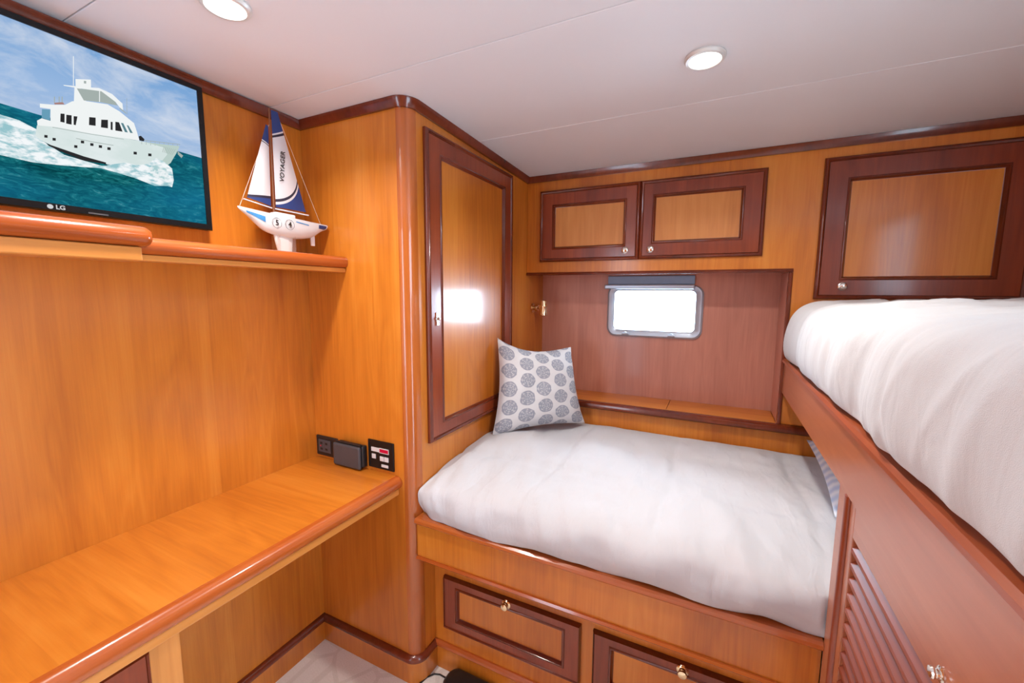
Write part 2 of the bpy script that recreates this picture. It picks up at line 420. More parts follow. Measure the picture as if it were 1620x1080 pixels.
# ------------------------------------------------------------------ wardrobe
w = thing('wardrobe', 'tall cherry wardrobe with a single mahogany-framed door beside the bed', 'wardrobe', (0.25, 1.7, 0))
pl_ = [(0.001, YW), (XW-PR, YW), (XW-PR, YW+PR), (XW, YW+PR), (XW, YN-0.001), (0.001, YN-0.001)]
b = MB().loft([[(x, y, 0.0) for x, y in pl_], [(x, y, ceil_z(y)-0.003) for x, y in pl_]])
b.build('body', M['cherry'], w)
b = MB().prism([(XW-PR, YW+PR)]+[(x, y) for x, y in arc(XW-PR, YW+PR, PR+0.0015, -90, 0, 14)], 0.0, 1.956)
o = b.build('corner_post', M['edge_z'], w, smooth=True); o['label'] = 'rounded glossy solid corner post'

def knob(parent, org, axis, mat, name='knob', s=1.0):
    b = MB().lathe([(r_*s, h_*s) for r_, h_ in ((0.0, 0), (0.0145, 0), (0.015, 0.003), (0.0125, 0.005), (0.009, 0.006), (0.0085, 0.009), (0.0105, 0.012), (0.0115, 0.015), (0.010, 0.018), (0.005, 0.0195), (0.0, 0.020))], org, axis)
    return b.build(name, mat, parent, smooth=True)

def door_mesh(P0, U, V, N, w, h, parent, name, rail=0.075, bead=0.016, mats=None, rails=None, proud=0.012):
    """framed door: outer bead + flat frame + inner bead (one mesh), panel is a sub-part; P0 lower-left corner"""
    P0, U, V, N = map(Vector, (P0, U, V, N))
    rl, rr, rb, rt = rails or (rail, rail, rail, rail)
    def rect(k, d):     # k 0..1 blends outer->inner by rails plus absolute inset
        return (k*rl+d, w-k*rr-d, k*rb+d, h-k*rt-d)
    def R4(r, n):
        x0, x1, y0, y1 = r
        return [P0+U*x0+V*y0+N*n, P0+U*x1+V*y0+N*n, P0+U*x1+V*y1+N*n, P0+U*x0+V*y1+N*n]
    fr = MB(); q = bead
    fr.loft([R4(rect(0, q), 0.0), R4(rect(0, q), proud), R4(rect(1, -0.006), proud), R4(rect(1, -0.004), proud-0.006), R4(rect(1, 0.004), proud-0.008), R4(rect(1, 0.004), 0.0)], cap=False)
    f = fr.build(name, (mats or (M['mahog'],))[0], parent, smooth=True, angle=20)
    ou = MB().loft([R4(rect(0, 0), 0.0), R4(rect(0, 0), proud*0.7), R4(rect(0, 0.003), proud+0.003), R4(rect(0, q*0.55), proud+0.006), R4(rect(0, q*0.8), proud+0.003), R4(rect(0, q), proud-0.004), R4(rect(0, q), 0.0)], cap=False)
    ou.build('outer_moulding', M['mahog_dark'], f, smooth=True, angle=60)
    i1 = MB().loft([R4(rect(1, -0.010), proud), R4(rect(1, -0.008), proud+0.003), R4(rect(1, -0.003), proud+0.0035), R4(rect(1, 0.001), proud-0.003), R4(rect(1, 0.003), proud-0.008)], cap=False)
    i1.build('inner_moulding', M['mahog_dark'], f, smooth=True, angle=60)
    x0, x1, y0, y1 = rect(1, 0.0)
    pn = MB().loft([R4((x0, x1, y0, y1), 0.001), R4((x0, x1, y0, y1), proud-0.009)], cap=True)
    p = pn.build('panel', (mats or (0, M['cherry']))[1], f); p['label'] = 'lighter cherry centre panel'
    return f

DM = (M['mahog'], M['cherry']); DMP = (M['mahog'], M['cherry_pale'])
d = door_mesh((XW, 1.305, 0.868), (0, 1, 0), (0, 0, 1), (1, 0, 0), 0.632, 1.050, w, 'door', rails=(0.083, 0.085, 0.064, 0.076), mats=DM)
b = MB().lathe([(0, 0), (0.012, 0), (0.012, 0.003), (0.006, 0.004), (0.006, 0.010), (0, 0.011)], (XW+0.012, 1.352, 1.30), (1, 0, 0)).box(XW+0.012, XW+0.016, 1.345, 1.359, 1.278, 1.322)
b.build('latch', M['nickel'], d, smooth=True)

# ------------------------------------------------------------------ overhead cabinets
c1 = thing('overhead_cabinet', 'wide cherry overhead cabinet with two doors above the porthole niche', 'cabinet', (1.04, 2.24, 1.488))
MB().box(XW+0.001, 1.6105, YC, YN-0.001, 1.492, 1.944).build('body', M['cherry'], c1)
MB().extrude([(YC-0.004, 1.478), (YC+0.02, 1.478), (YC+0.02, 1.4918), (YC-0.004, 1.4918), (YC-0.009, 1.485)], 'x', XW+0.001, 1.610).build('bottom_moulding', M['mahog_dark'], c1, smooth=True)
X0, X1, XM = 0.548, 1.502, 1.024
for (a, bb, rl, kx) in ((X0, XM, (0.075, 0.068, 0.068, 0.078), 0.964), (XM, X1, (0.062, 0.084, 0.076, 0.072), 1.074)):
    d = door_mesh((a, YC, 1.542), (1, 0, 0), (0, 0, 1), (0, -1, 0), bb-a, 0.338, c1, 'door', rails=rl, mats=DMP)
    knob(d, (kx, YC-0.012, 1.585), (0, -1, 0), M['nickel'])
c2 = thing('corner_cabinet', 'cherry cabinet with one large mahogany-framed door above the upper berth', 'cabinet', (2.03, 2.24, 0.872))
MB().box(1.6105, XR-0.001, YC, YN-0.001, 0.872, 1.944).build('body', M['cherry'], c2)
d = door_mesh((1.680, YC, 1.375), (1, 0, 0), (0, 0, 1), (0, -1, 0), 0.565, 0.515, c2, 'door', rails=(0.083, 0.083, 0.080, 0.086), mats=DM)
knob(d, (1.765, YC-0.012, 1.423), (0, -1, 0), M['nickel'])
b = MB().box(1.596, 1.6105, YC-0.007, YC+0.02, 0.868, 1.478)
struct(b.build('trim_6', M['mahog_dark'], bevel=0.004), 'dark moulding on the right edge of the porthole niche', 'trim')
# niche right lining
struct(MB().box(1.597, 1.6102, YC+0.021, YN-0.001, 0.868, 1.477).build('trim_5', M['mahog_red']), 'reddish mahogany side lining of the niche', 'trim')

# ledge under the porthole
l = thing('window_ledge', 'narrow cherry ledge along the bottom of the porthole niche', 'ledge', (1.1, 2.24, 0.838))
MB().box(XW+0.001, 1.168, YC+0.0, YN-0.001, 0.842, 0.866).build('board', M['cherry_x'], l, bevel=0.0015)
MB().box(1.170, 1.5965, YC+0.0, YN-0.001, 0.842, 0.866).build('board', M['cherry_x'], l, bevel=0.0015)
prof = [(YC-0.001, 0.8385), (YC-0.022, 0.8385), (YC-0.030, 0.845), (YC-0.032, 0.855), (YC-0.028, 0.865), (YC-0.018, 0.871), (YC-0.001, 0.871)]
MB().extrude(prof, 'x', XW+0.001, 1.78).build('front_moulding', M['mahog_dark'], l, smooth=True)

# reading lamp
r = thing('reading_lamp', 'small brass swivel reading lamp on the side of the niche', 'lamp', (XW, 2.215, 1.31))
MB().lathe([(0, 0), (0.025, 0), (0.026, 0.003), (0.020, 0.008), (0.012, 0.012), (0, 0.013)], (XW+0.0005, 2.205, 1.312), (1, 0, 0)).build('backplate', M['brass'], r, smooth=True)
MB().lathe([(0, 0.01), (0.008, 0.01), (0.008, 0.014), (0.016, 0.018), (0.0185, 0.026), (0.016, 0.034), (0.008, 0.038), (0.007, 0.056), (0, 0.057)], (XW, 2.205, 1.312), (1, 0, 0)).build('arm', M['brass'], r, smooth=True)
MB().lathe([(0, 0), (0.015, 0), (0.018, 0.004), (0.0185, 0.024), (0.0205, 0.028), (0.0205, 0.034), (0.0185, 0.038), (0.021, 0.074), (0.021, 0.078), (0.017, 0.079), (0, 0.070)], (XW+0.068, 2.195, 1.352), (0.05, -0.1, -1)).build('lamp_shade', M['brass'], r, smooth=True)

# ------------------------------------------------------------------ lower bed
bed = thing('bunk_bed_base', 'cherry lower bunk base with drawers beneath the porthole', 'bed', (1.1, 1.7, 0))
MB().box(XW+0.001, 1.6075, 1.236, 1.262, 0.492, 0.612).build('fascia', M['cherry_pale'] if False else M['cherry'], bed)
rail = [(1.262, 0.6125), (1.224, 0.6125), (1.220, 0.618), (1.221, 0.626), (1.228, 0.631), (1.262, 0.631)]
MB().extrude(rail, 'x', XW+0.001, 1.6075).build('top_rail', M['edge_x'], bed, smooth=True)
low = [(1.262, 0.480), (1.230, 0.480), (1.226, 0.485), (1.230, 0.4915), (1.262, 0.4915)]
MB().extrude(low, 'x', XW+0.001, 1.6075).build('lower_moulding', M['edge_x'], bed, smooth=True)
MB().box(XW+0.001, XR-0.001, 1.2625, YC-0.001, 0.59, 0.630).build('platform', M['cherry'], bed)
MB().box(XW+0.001, 1.612, YD, YD+0.02, 0.10, 0.589).build('face_frame', M['cherry'], bed)
MB().box(XW+0.001, 1.625, YD+0.0, YD+0.02, 0.0, 0.0995).build('plinth', M['cherry'], bed)
MB().extrude([(YD, 0.086), (YD-0.012, 0.086), (YD-0.016, 0.092), (YD-0.014, 0.100), (YD-0.006, 0.106), (YD, 0.106)], 'x', XW+0.001, 1.625).build('plinth_moulding', M['edge_x'], bed, smooth=True)
MB().box(XW+0.014, 1.625, YD-0.010, YD-0.0005, 0.0005, 0.0855).build('kickboard', M['cherry'], bed)
for a, bb, kx in ((0.522, 1.034, 0.778), (1.072, 1.584, 1.326)):
    d = door_mesh((a, YD, 0.176), (1, 0, 0), (0, 0, 1), (0, -1, 0), bb-a, 0.200, bed, 'drawer', rails=(0.06, 0.06, 0.044, 0.040), bead=0.006, mats=DM)
    knob(d, (kx, YD-0.012, 0.358), (0, -1, 0), M['brass'], s=1.1)

def fbm(x, y, z, o=3):
    return noise.fractal(Vector((x, y, z)), 1.0, 2.0, o)
def interp(prof, s):
    # catmull-rom through profile points
    n = len(prof)-1; t = s*n; i = min(int(t), n-1); t -= i
    g = lambda k: Vector(prof[min(max(k, 0), n)])
    p0, p1, p2, p3 = g(i-1), g(i), g(i+1), g(i+2)
    return 0.5*((2*p1)+(p2-p0)*t+(2*p0-5*p1+4*p2-p3)*t*t+(3*p1-p0-3*p2+p3)*t*t*t)

def lower_comforter():
    prof = [(1.30, 0.628), (1.245, 0.630), (1.222, 0.640), (1.208, 0.672), (1.212, 0.708), (1.232, 0.742), (1.272, 0.764), (1.34, 0.774), (1.50, 0.778), (1.70, 0.778), (1.90, 0.775), (2.06, 0.770), (2.112, 0.758), (2.122, 0.735)]
    NS, NT_ = 90, 230
    x0, x1 = XW+0.004, 2.36
    rows = []
    for i in range(NT_+1):
        x = x0+(x1-x0)*i/NT_; row = []
        le = sstep(0, 0.08, x-x0)
        for j in range(NS+1):
            s = j/NS; y, z = interp(prof, s)
            fr = 1-sstep(0.28, 0.5, s)          # 1 on the hanging front
            tp = 1-fr
            # quilting channels and soft wrinkles
            wv = 0.014*fbm(x*6+y*1.5, y*3+z*2, 0.3)*(1-0.45*fr)
            crease = -0.013*abs(noise.noise(Vector((x*12+z*4+y*3, y*3.5, 5.0))))*(1 if s > 0.1 else 0)
            fold = 0.008*math.sin(x*24+3.0*noise.noise(Vector((x*2, z*3, 1)))+z*6)*fr*sstep(0.05, 0.2, s)
            soft = 0.012*noise.noise(Vector((x*2.3, y*2.6, 9.1)))*tp-0.012*max(0, 0.28-abs(noise.noise(Vector((x*5+y*4, y*6-x*2.5, 2.4)))))*tp
            q = 0.0
            for yy in (1.52, 1.83):
                q -= 0.007*math.exp(-((y-yy)/0.014)**2)*tp
            for xx in (0.86, 1.24, 1.62, 2.0):
                q -= 0.006*math.exp(-((x-xx-0.01*math.sin(y*9))/0.014)**2)*tp
            dz = (wv+crease+soft+q)*tp*sstep(0, .08, abs(2.13-y))+(wv+crease)*0.5*fr
            dy = -(wv+crease+fold)*fr*sstep(0.06, 0.22, s)
            hem = 0.010*noise.noise(Vector((x*5.5, 0.2, 3.3)))*(1-sstep(0.1, 0.3, s))
            hem = 0.0135*max(0.0, noise.noise(Vector((x*6.5, 0.2, 3.3)))+0.18)*(1-sstep(0.1, 0.3, s))
            dy += 0.022*(noise.noise(Vector((x*7.0, 4.2, 1.1)))+0.25)*math.exp(-((s-0.17)/0.09)**2)
            yy = y+dy; zz = z+dz+hem
            # rounded left end
            cz = 0.70; rnd = (1-le)
            zz = zz-(zz-cz)*(0.12+0.34*(1-sstep(0.42, 0.62, s)))*rnd**2*(1 if zz > cz else 0)
            yy = yy+(0.030*rnd**2)*fr
            yy = max(yy, 1.19+0.045*sstep(1.585, 1.607, x))
            row.append((x, yy, max(zz, 0.6315)))
        rows.append(row)
    b = MB().grid(rows)
    b.add(rows[0], [tuple(range(NS+1))]); b.add(rows[-1], [tuple(range(NS+1))])
    return b
cf = lower_comforter().build('comforter', M['quilt'], smooth=True, angle=70)
tag(cf, 'white quilted comforter over the mattress of the lower bunk', 'comforter')

# ------------------------------------------------------------------ upper berth
up = thing('upper_berth', 'mahogany upper berth frame running along the right side', 'bed', (2.0, 1.0, 0.98))
Y0 = 0.56
MB().box(XB, XB+0.024, Y0, YC-0.010, 1.002, 1.122).build('side_board', M['berth'], up)
cap = [(XB+0.03, 1.1225), (XB-0.004, 1.1225), (XB-0.008, 1.127), (XB-0.007, 1.134), (XB+0.0, 1.139), (XB+0.03, 1.139)]
MB().extrude(cap, 'y', Y0, YC-0.010).build('cap_moulding', M['berth_cap'], up, smooth=True)
MB().box(XB+0.0245, XR-0.001, Y0, YC-0.010, 1.004, 1.03).build('platform', M['cherry'], up)

lk = thing('louvered_locker', 'mahogany locker with a louvered door beneath the upper berth', 'locker', (2.0, 0.5, 0))
MB().box(XB+0.03, XR-0.001, Y0, 1.15, 0.0, 1.0015).build('body', M['berth'], lk)
MB().box(XB+0.003, XB+0.05, 1.165, 1.232, 0.0, 1.0015).build('post', M['berth'], lk, bevel=0.003)
MB().tube([(XB+0.006, 1.163, 0.0), (XB+0.006, 1.163, 1.0012)], 0.010, 12).build('post_moulding', M['mahog'], lk, smooth=True)

def louver_door():
    y1, y0, z0, z1 = 1.150, 0.565, 0.10, 0.9985
    f = MB()
    f.box(XB+0.004, XB+0.0295, y1-0.029, y1, z0, z1).box(XB+0.004, XB+0.0295, y0, y0+0.06, z0, z1)
    f.box(XB+0.004, XB+0.0295, y0+0.06, y1-0.029, z1-0.062, z1).box(XB+0.004, XB+0.0295, y0+0.06, y1-0.029, z0, z0+0.08)
    fo = f.build('door', M['berth'], lk, bevel=0.002)
    s = MB(); z = z1-0.062-0.0235
    while z > z0+0.086:
        s.extrude([(XB+0.0035, z), (XB+0.0045, z-0.004), (XB+0.0085, z-0.005), (XB+0.0285, z+0.016), (XB+0.0285, z+0.022), (XB+0.0245, z+0.022), (XB+0.0050, z+0.004)], 'y', y0+0.0605, y1-0.0295)
        z -= 0.031
    s.build('louver_slats', M['slat'], fo)
    knob(fo, (XB+0.004, 0.772, 0.964), (-1, 0, 0), M['nickel'], s=0.62)
louver_door()
def upper_comforter():
    prof = [(1.66, 1.142), (1.622, 1.146), (1.603, 1.152), (1.592, 1.180), (1.588, 1.225), (1.592, 1.275), (1.604, 1.318), (1.632, 1.350), (1.69, 1.368), (1.80, 1.376), (1.95, 1.380), (2.10, 1.382), (2.25, 1.380), (2.38, 1.366), (2.43, 1.33)]
    NS, NL = 100, 210
    y0, y1 = Y0+0.03, YC-0.016
    rows = []
    for i in range(NL+1):
        y = y0+(y1-y0)*i/NL; row = []
        e = sstep(0, 0.11, y1-y)
        for j in range(NS+1):
            s = j/NS; x, z = interp(prof, s)
            fr = 1-sstep(0.42, 0.62, s); tp = 1-fr
            wv = 0.015*fbm(x*5, y*6+z*2, 4.3)
            crease = -0.013*abs(noise.noise(Vector((x*4, y*9+z*5, 2.0))))
            soft = 0.010*noise.noise(Vector((x*2.5, y*2.2, 3.1)))
            q = 0.0
            for yy in (0.55, 0.98, 1.41, 1.80): q -= 0.010*math.exp(-((y-yy)/0.016)**2)
            for xx in (1.88, 2.15): q -= 0.008*math.exp(-((x-xx)/0.016)**2)*tp
            dz = (wv+crease+soft+q)*tp
            dx = -(wv+crease+soft+q*0.5)*fr*sstep(0.05, 0.2, s)
            rnd = (1-e)
            zz = z+dz; xx = x+dx
            zz = zz-(zz-1.25)*0.22*rnd**2*(1 if zz > 1.25 else 0)
            xx = xx+0.014*rnd**2*fr
            hem = 0.006*noise.noise(Vector((y*5, 1.2, 0.3)))*(1-sstep(0.1, 0.3, s))
            row.append((xx, y, max(zz+hem, 1.1405)))
        rows.append(row)
    b = MB().grid(rows)
    b.add(rows[0], [tuple(range(NS+1))]); b.add(rows[-1], [tuple(range(NS+1))])
    return b
cf2 = upper_comforter().build('comforter', M['quilt2'], smooth=True, angle=70)
tag(cf2, 'white quilted comforter on the upper berth at the right', 'comforter')

# ------------------------------------------------------------------ pillows
def pillow(name, BL, BR, TR, TL, puff, mat, label, n=36, sag=0.0, ear=0.06):
    BL, BR, TR, TL = map(Vector, (BL, BR, TR, TL))
    nr = (BR-BL).cross(TL-BL).normalized()
    me_v, fs, uvs = [], [], []
    front, back = [], []
    def pt(u, v, side):
        # edges pulled in between the corners
        uu = u+(0.5-u)*ear*math.sin(PI*v)*(abs(2*u-1)**2); vv = v+(0.5-v)*ear*math.sin(PI*u)*(abs(2*v-1)**2)
        p = (BL*(1-uu)+BR*uu)*(1-vv)+(TL*(1-uu)+TR*uu)*vv
        k = max(0.0, (1-abs(2*u-1)**2.6)*(1-abs(2*v-1)**2.6))**0.55
        wob = 0.010*noise.noise(Vector((u*5, v*5, 1.7+side)))*k
        return p+nr*(side*puff*k*(1.0 if side > 0 else 0.7)+wob)+(BL-TL).normalized()*sag*math.sin(PI*u**0.75)*v**4
    b = MB()
    F = [[pt(i/n, j/n, 1) for j in range(n+1)] for i in range(n+1)]
    B = [[pt(i/n, j/n, -1) for j in range(n+1)] for i in range(n+1)]
    b.grid(F); b.grid(B)
    ob = b.build(name, mat, smooth=True, angle=180, weld=False)
    uvl = ob.data.uv_layers.new(name='UVMap'); N1 = (n+1)*(n+1)
    for lp in ob.data.loops:
        k = lp.vertex_index % N1
        uvl.data[lp.index].uv = ((k//(n+1))/n, (k % (n+1))/n)
    return tag(ob, label, 'pillow')
pillow('throw_pillow', (0.515, 1.695, 0.775), (0.825, 2.035, 0.785), (0.735, 2.075, 1.135), (0.497, 1.775, 1.195), 0.075, M['medallion'],
       'square white throw pillow printed with blue-grey medallions', ear=0.10, sag=0.022)
pillow('sleeping_pillow', (1.650, 1.42, 0.838), (1.690, 2.06, 0.838), (2.13, 2.06, 0.845), (2.12, 1.50, 0.845), 0.06, M['blue_pillow'],
       'pale blue striped pillow at the foot of the bunk under the berth', ear=0.05)

# ------------------------------------------------------------------ desk
dk = thing('desk', 'long built-in cherry desk top with rounded edge along the left wall', 'desk', (0.2, 0.5, 0.69))
MB().box(0.0005, 0.396, YB+0.01, YW-0.0005, 0.738, 0.764).build('desk_top', M['cherry_x'], dk)
pr = [(0.3962, 0.720)]+[(0.402+0.022*math.cos(math.radians(a)), 0.742+0.022*math.sin(math.radians(a))) for a in range(-90, 91, 15)]+[(0.3962, 0.764)]
MB().extrude(pr, 'y', YB+0.01, YW-0.0005).build('edge_moulding', M['edge_y'], dk, smooth=True)
MB().box(0.376, 0.4085, YB+0.01, YW-0.0005, 0.698, 0.7195).build('under_edge_strip', M['cherry_y'], dk, bevel=0.003)
cb = thing('desk_cabinet', 'cherry cabinet with mahogany-framed door under the desk', 'cabinet', (0.2, 0.2, 0))
MB().box(0.0005, 0.372, YB+0.01, 0.585, 0.0, 0.7375).build('body', M['cherry_pale'], cb)
d = door_mesh((0.372, 0.05, 0.12), (0, 1, 0), (0, 0, 1), (1, 0, 0), 0.48, 0.565, cb, 'door', rail=0.07, bead=0.008, mats=DM)
knob(d, (0.384, 0.10, 0.62), (1, 0, 0), M['brass'])

# ------------------------------------------------------------------ shelves
s1 = thing('wall_shelf', 'long cherry wall shelf under the model sailboat, ending at the wardrobe', 'shelf', (0.1, 0.9, 1.459))
MB().box(0.0005, 0.185, 0.6475, YW-0.0005, 1.478, 1.510).build('board', M['cherry'], s1)
pr = [(0.1852, 1.472)]+[(0.1885+0.0195*math.cos(math.radians(a)), 1.4915+0.0195*math.sin(math.radians(a))) for a in range(-90, 91, 15)]+[(0.1852, 1.511)]
MB().extrude(pr, 'y', 0.6475, YW-0.0005).build('edge_moulding', M['edge_y'], s1, smooth=True)
MB().box(0.150, 0.196, 0.6475, YW-0.0005, 1.457, 1.4718).build('under_edge_strip', M['cherry_y'], s1, bevel=0.003)
s2 = thing('wall_shelf', 'thicker cherry shelf under the television with rounded nosing', 'shelf', (0.12, 0.2, 1.456))
MB().box(0.0005, 0.215, YB+0.01, 0.647, 1.485, 1.529).build('board', M['cherry'], s2)
pr = [(0.2152, 1.486)]+[(0.219+0.022*math.cos(math.radians(a)), 1.508+0.022*math.sin(math.radians(a))) for a in range(-90, 91, 15)]+[(0.2152, 1.530)]
rings = []
for yy, k in ((YB+0.01, 1), (0.648, 1), (0.656, 0.93), (0.662, 0.78), (0.666, 0.5), (0.667, 0.15)):
    rings.append([(0.2152+(x-0.2152)*k, yy, 1.508+(z-1.508)*k) for x, z in pr])
MB().loft(rings).build('edge_moulding', M['edge_y'], s2, smooth=True, angle=60)
MB().box(0.150, 0.228, YB+0.01, 0.645, 1.455, 1.4848).build('under_edge_strip', M['cherry_y'], s2, bevel=0.003)

# ------------------------------------------------------------------ television
PXC = dict(f=660.2386, yaw=-0.4571, pitch=-0.1171, roll=0.0065, c=Vector((1.3565, 0.1719, 1.3927)))
def cam_axes():
    cy, sy, cp, sp = math.cos(PXC['yaw']), math.sin(PXC['yaw']), math.cos(PXC['pitch']), math.sin(PXC['pitch'])
    f = Vector((sy*cp, cy*cp, sp)); r0 = Vector((cy, -sy, 0)); u0 = r0.cross(f)
    cr, sr = math.cos(PXC['roll']), math.sin(PXC['roll'])
    return cr*r0+sr*u0, -sr*r0+cr*u0, f
RGT, UPV, FWD = cam_axes()
def on_x(px, py, X):      # measured photo point -> point on the real plane x = X
    d = RGT*((px-810)/PXC['f'])+UPV*((540-py)/PXC['f'])+FWD
    t = (X-PXC['c'].x)/d.x
    return PXC['c']+d*t
tv = thing('television', 'black flat-screen television showing a white motor yacht at sea', 'television', (0.03, 0.573, 1.561))
TY0, TY1, TZ0, TZ1, TX = 0.258, 0.890, 1.562, 1.947, 0.046
b = MB().box(0.001, 0.028, 0.36, 0.79, 1.62, 1.88)
b.build('wall_bracket', M['black'], tv)
b = MB().box(0.0285, TX, TY0, TY1, TZ0, TZ1); b.build('casing', M['black'], tv, bevel=0.004)
SY0, SY1, SZ0, SZ1 = TY0+0.014, TY1-0.015, TZ0+0.016, TZ1-0.014
bz = MB().loft([[(TX+0.0002, y, z) for y, z in ((TY0, TZ0), (TY1, TZ0), (TY1, TZ1), (TY0, TZ1))],
                [(TX+0.004, y, z) for y, z in ((TY0+.002, TZ0+.002), (TY1-.002, TZ0+.002), (TY1-.002, TZ1-.002), (TY0+.002, TZ1-.002))],
                [(TX+0.004, y, z) for y, z in ((SY0, SZ0), (SY1, SZ0), (SY1, SZ1), (SY0, SZ1))],
                [(TX+0.0005, y, z) for y, z in ((SY0, SZ0), (SY1, SZ0), (SY1, SZ1), (SY0, SZ1))]], cap=False)
bzo = bz.build('bezel', M['black_gloss'], tv)
ES = 2**(-EXPOSURE)
def mk_skyimg():
    s = NT('screen_sky')
    g = s.n('NewGeometry').outputs['Position']; sp = s.n('SeparateXYZ'); s.set(sp.inputs[0], g)
    h = s.math('DIVIDE', s.math('SUBTRACT', sp.outputs[2], 1.70), 0.24)
    c = s.ramp(h, [(0.0, lin(178, 196, 222)), (0.5, lin(152, 184, 224)), (1.0, lin(116, 162, 212))])
    f = s.noise(s.pos((1, 4.5, 9)), 1.6, 5, 0.6, 0.4)
    cl = s.ramp(f, [(0.44, (0, 0, 0, 1)), (0.72, (1, 1, 1, 1))])
    c = s.mix(s.math('MULTIPLY', cl, 0.8), c, lin(226, 230, 238))
    e = s.n('Emission'); s.set(e.inputs[0], c); e.inputs[1].default_value = ES
    s.t.links.new(e.outputs[0], s.out.inputs[0]); return s.m
def mk_seaimg():
    s = NT('screen_sea')
    f = s.noise(s.pos((1, 26, 95)), 1.0, 5, 0.7, 1.2)
    c = s.ramp(f, [(0.30, lin(2, 46, 56)), (0.48, lin(10, 84, 92)), (0.60, lin(26, 116, 122)), (0.74, lin(96, 164, 170))])
    big = s.noise(s.pos((1, 3, 8)), 1.0, 2)
    c = s.mix(s.ramp(big, [(0.4, (0, 0, 0, 1)), (0.65, (0.6, 0.6, 0.6, 1))]), c, lin(24, 120, 160))
    e = s.n('Emission'); s.set(e.inputs[0], c); e.inputs[1].default_value = ES
    s.t.links.new(e.outputs[0], s.out.inputs[0]); return s.m
SM = [mk_skyimg(), mk_seaimg(),
      emit('screen_foam', lin(150, 196, 204), ES, lin(244, 248, 250), 1.0, (1, 40, 90), 0.38, 0.56),
      emit('screen_hull', lin(212, 226, 224), ES, lin(224, 234, 234), 1.0, (1, 10, 20)),
      emit('screen_white', lin(240, 244, 244), ES), emit('screen_shade', lin(164, 176, 172), ES),
      emit('screen_dark', lin(44, 44, 46), ES), emit('screen_blue', lin(104, 158, 184), ES), emit('screen_red', lin(168, 128, 122), ES), emit('screen_glass', lin(90, 130, 140), ES),
      emit('screen_spray', lin(170, 205, 208), ES, lin(236, 242, 244), 1.0, (1, 70, 120), 0.4, 0.55), emit('screen_bow', lin(186, 206, 200), ES)]
scr = MB(); LAY = [0]
def clipx(poly):
    # clip a screen polygon (y,z) to the visible screen rectangle
    def cl(pts, f, inter):
        out = []
        for i in range(len(pts)):
            a, b_ = pts[i-1], pts[i]
            ia, ib = f(a), f(b_)
            if ia != ib: out.append(inter(a, b_))
            if ib: out.append(b_)
        return out
    def lerp(a, b_, t): return (a[0]+(b_[0]-a[0])*t, a[1]+(b_[1]-a[1])*t)
    for ax, lim, sg in ((0, SY0, 1), (0, SY1, -1), (1, SZ0, 1), (1, SZ1, -1)):
        poly = cl(poly, lambda p: (p[ax]-lim)*sg >= 0, lambda a, b_: lerp(a, b_, (lim-a[ax])/(b_[ax]-a[ax])))
        if not poly: return poly
    return poly
def on_screen(px, py):
    p = on_x(px, py, TX+0.001); return (p.y, p.z)
def extend(a, b_, y):      # carry the line a-b on to the left edge of the screen
    t = (y-a[0])/(b_[0]-a[0]); return (y, a[1]+(b_[1]-a[1])*t)
def shape_yz(q, mat):
    LAY[0] += 1
    X = TX+0.0008+LAY[0]*0.00004
    q = clipx(q)
    if len(q) >= 3: scr.add([(X, y, z) for y, z in q], [tuple(range(len(q)))], mat)
def shape(pts, mat, z4=True):
    LAY[0] += 1
    X = TX+0.0008+LAY[0]*0.00004
    q = []
    for a, c in pts:
        if z4: a, c = 40+a/5.4, 100+c/5.4
        p = on_x(a, c, TX+0.001); q.append((p.y, p.z))
    q = clipx(q)
    if len(q) >= 3: scr.add([(X, y, z) for y, z in q], [tuple(range(len(q)))], mat)
scr.add([(TX+0.0006, SY0, SZ0), (TX+0.0006, SY1, SZ0), (TX+0.0006, SY1, SZ1), (TX+0.0006, SY0, SZ1)], [(0, 1, 2, 3)], 0)
hz = [on_screen(*q) for q in ((0, 163), (60, 181), (285, 240), (340, 256))]
shape_yz([extend(hz[0], hz[1], 0.2)]+hz+[(1.0, 1.5), (0.2, 1.5)], 1)
wk = [on_screen(*q) for q in ((0, 181), (30, 190), (57, 204), (66, 222), (102, 245), (160, 262), (230, 262), (268, 262), (271, 294), (245, 294), (212, 281), (160, 266), (102, 262), (53, 257), (0, 245))]
shape_yz([extend(wk[0], wk[1], 0.2)]+wk+[extend(wk[-1], wk[-2], 0.2)], 2)
# yacht
shape([(100, 530), (270, 540), (560, 598), (850, 640), (980, 665), (1130, 688), (1315, 708), (1290, 770), (1240, 850), (1180, 900), (950, 885), (700, 862), (500, 815), (300, 738), (150, 665), (85, 620)], 3)
shape([(180, 685), (300, 726), (500, 795), (690, 848), (690, 862), (500, 832), (300, 752), (200, 705)], 6)
shape([(1000, 668), (1315, 706), (1300, 745), (1130, 760), (1040, 720)], 5) if False else None
shape([(105, 530), (100, 490), (140, 470), (215, 492), (215, 390), (125, 378), (125, 345), (250, 355), (340, 355), (400, 325), (500, 322), (620, 340), (700, 352), (800, 410), (930, 515), (955, 590), (975, 662), (850, 640), (560, 600), (270, 545)], 4)
shape([(142, 392), (214, 396), (210, 488), (140, 466)], 7)
shape([(415, 330), (420, 205), (470, 210), (520, 322)], 4)
shape([(440, 215), (650, 232), (770, 330), (790, 362), (640, 332), (500, 318)], 5)
shape([(325, 185), (430, 196), (630, 212), (740, 262), (830, 345), (835, 400), (812, 385), (770, 330), (650, 240), (430, 210), (330, 192)], 4)
shape([(428, 135), (560, 140), (562, 208), (430, 200)], 4)
shape([(408, -60), (414, -60), (414, 192), (408, 192)], 4)
shape([(500, 150), (520, 152), (520, 175), (500, 172)], 5)
shape([(245, 338), (320, 332), (335, 352), (250, 352)], 8)
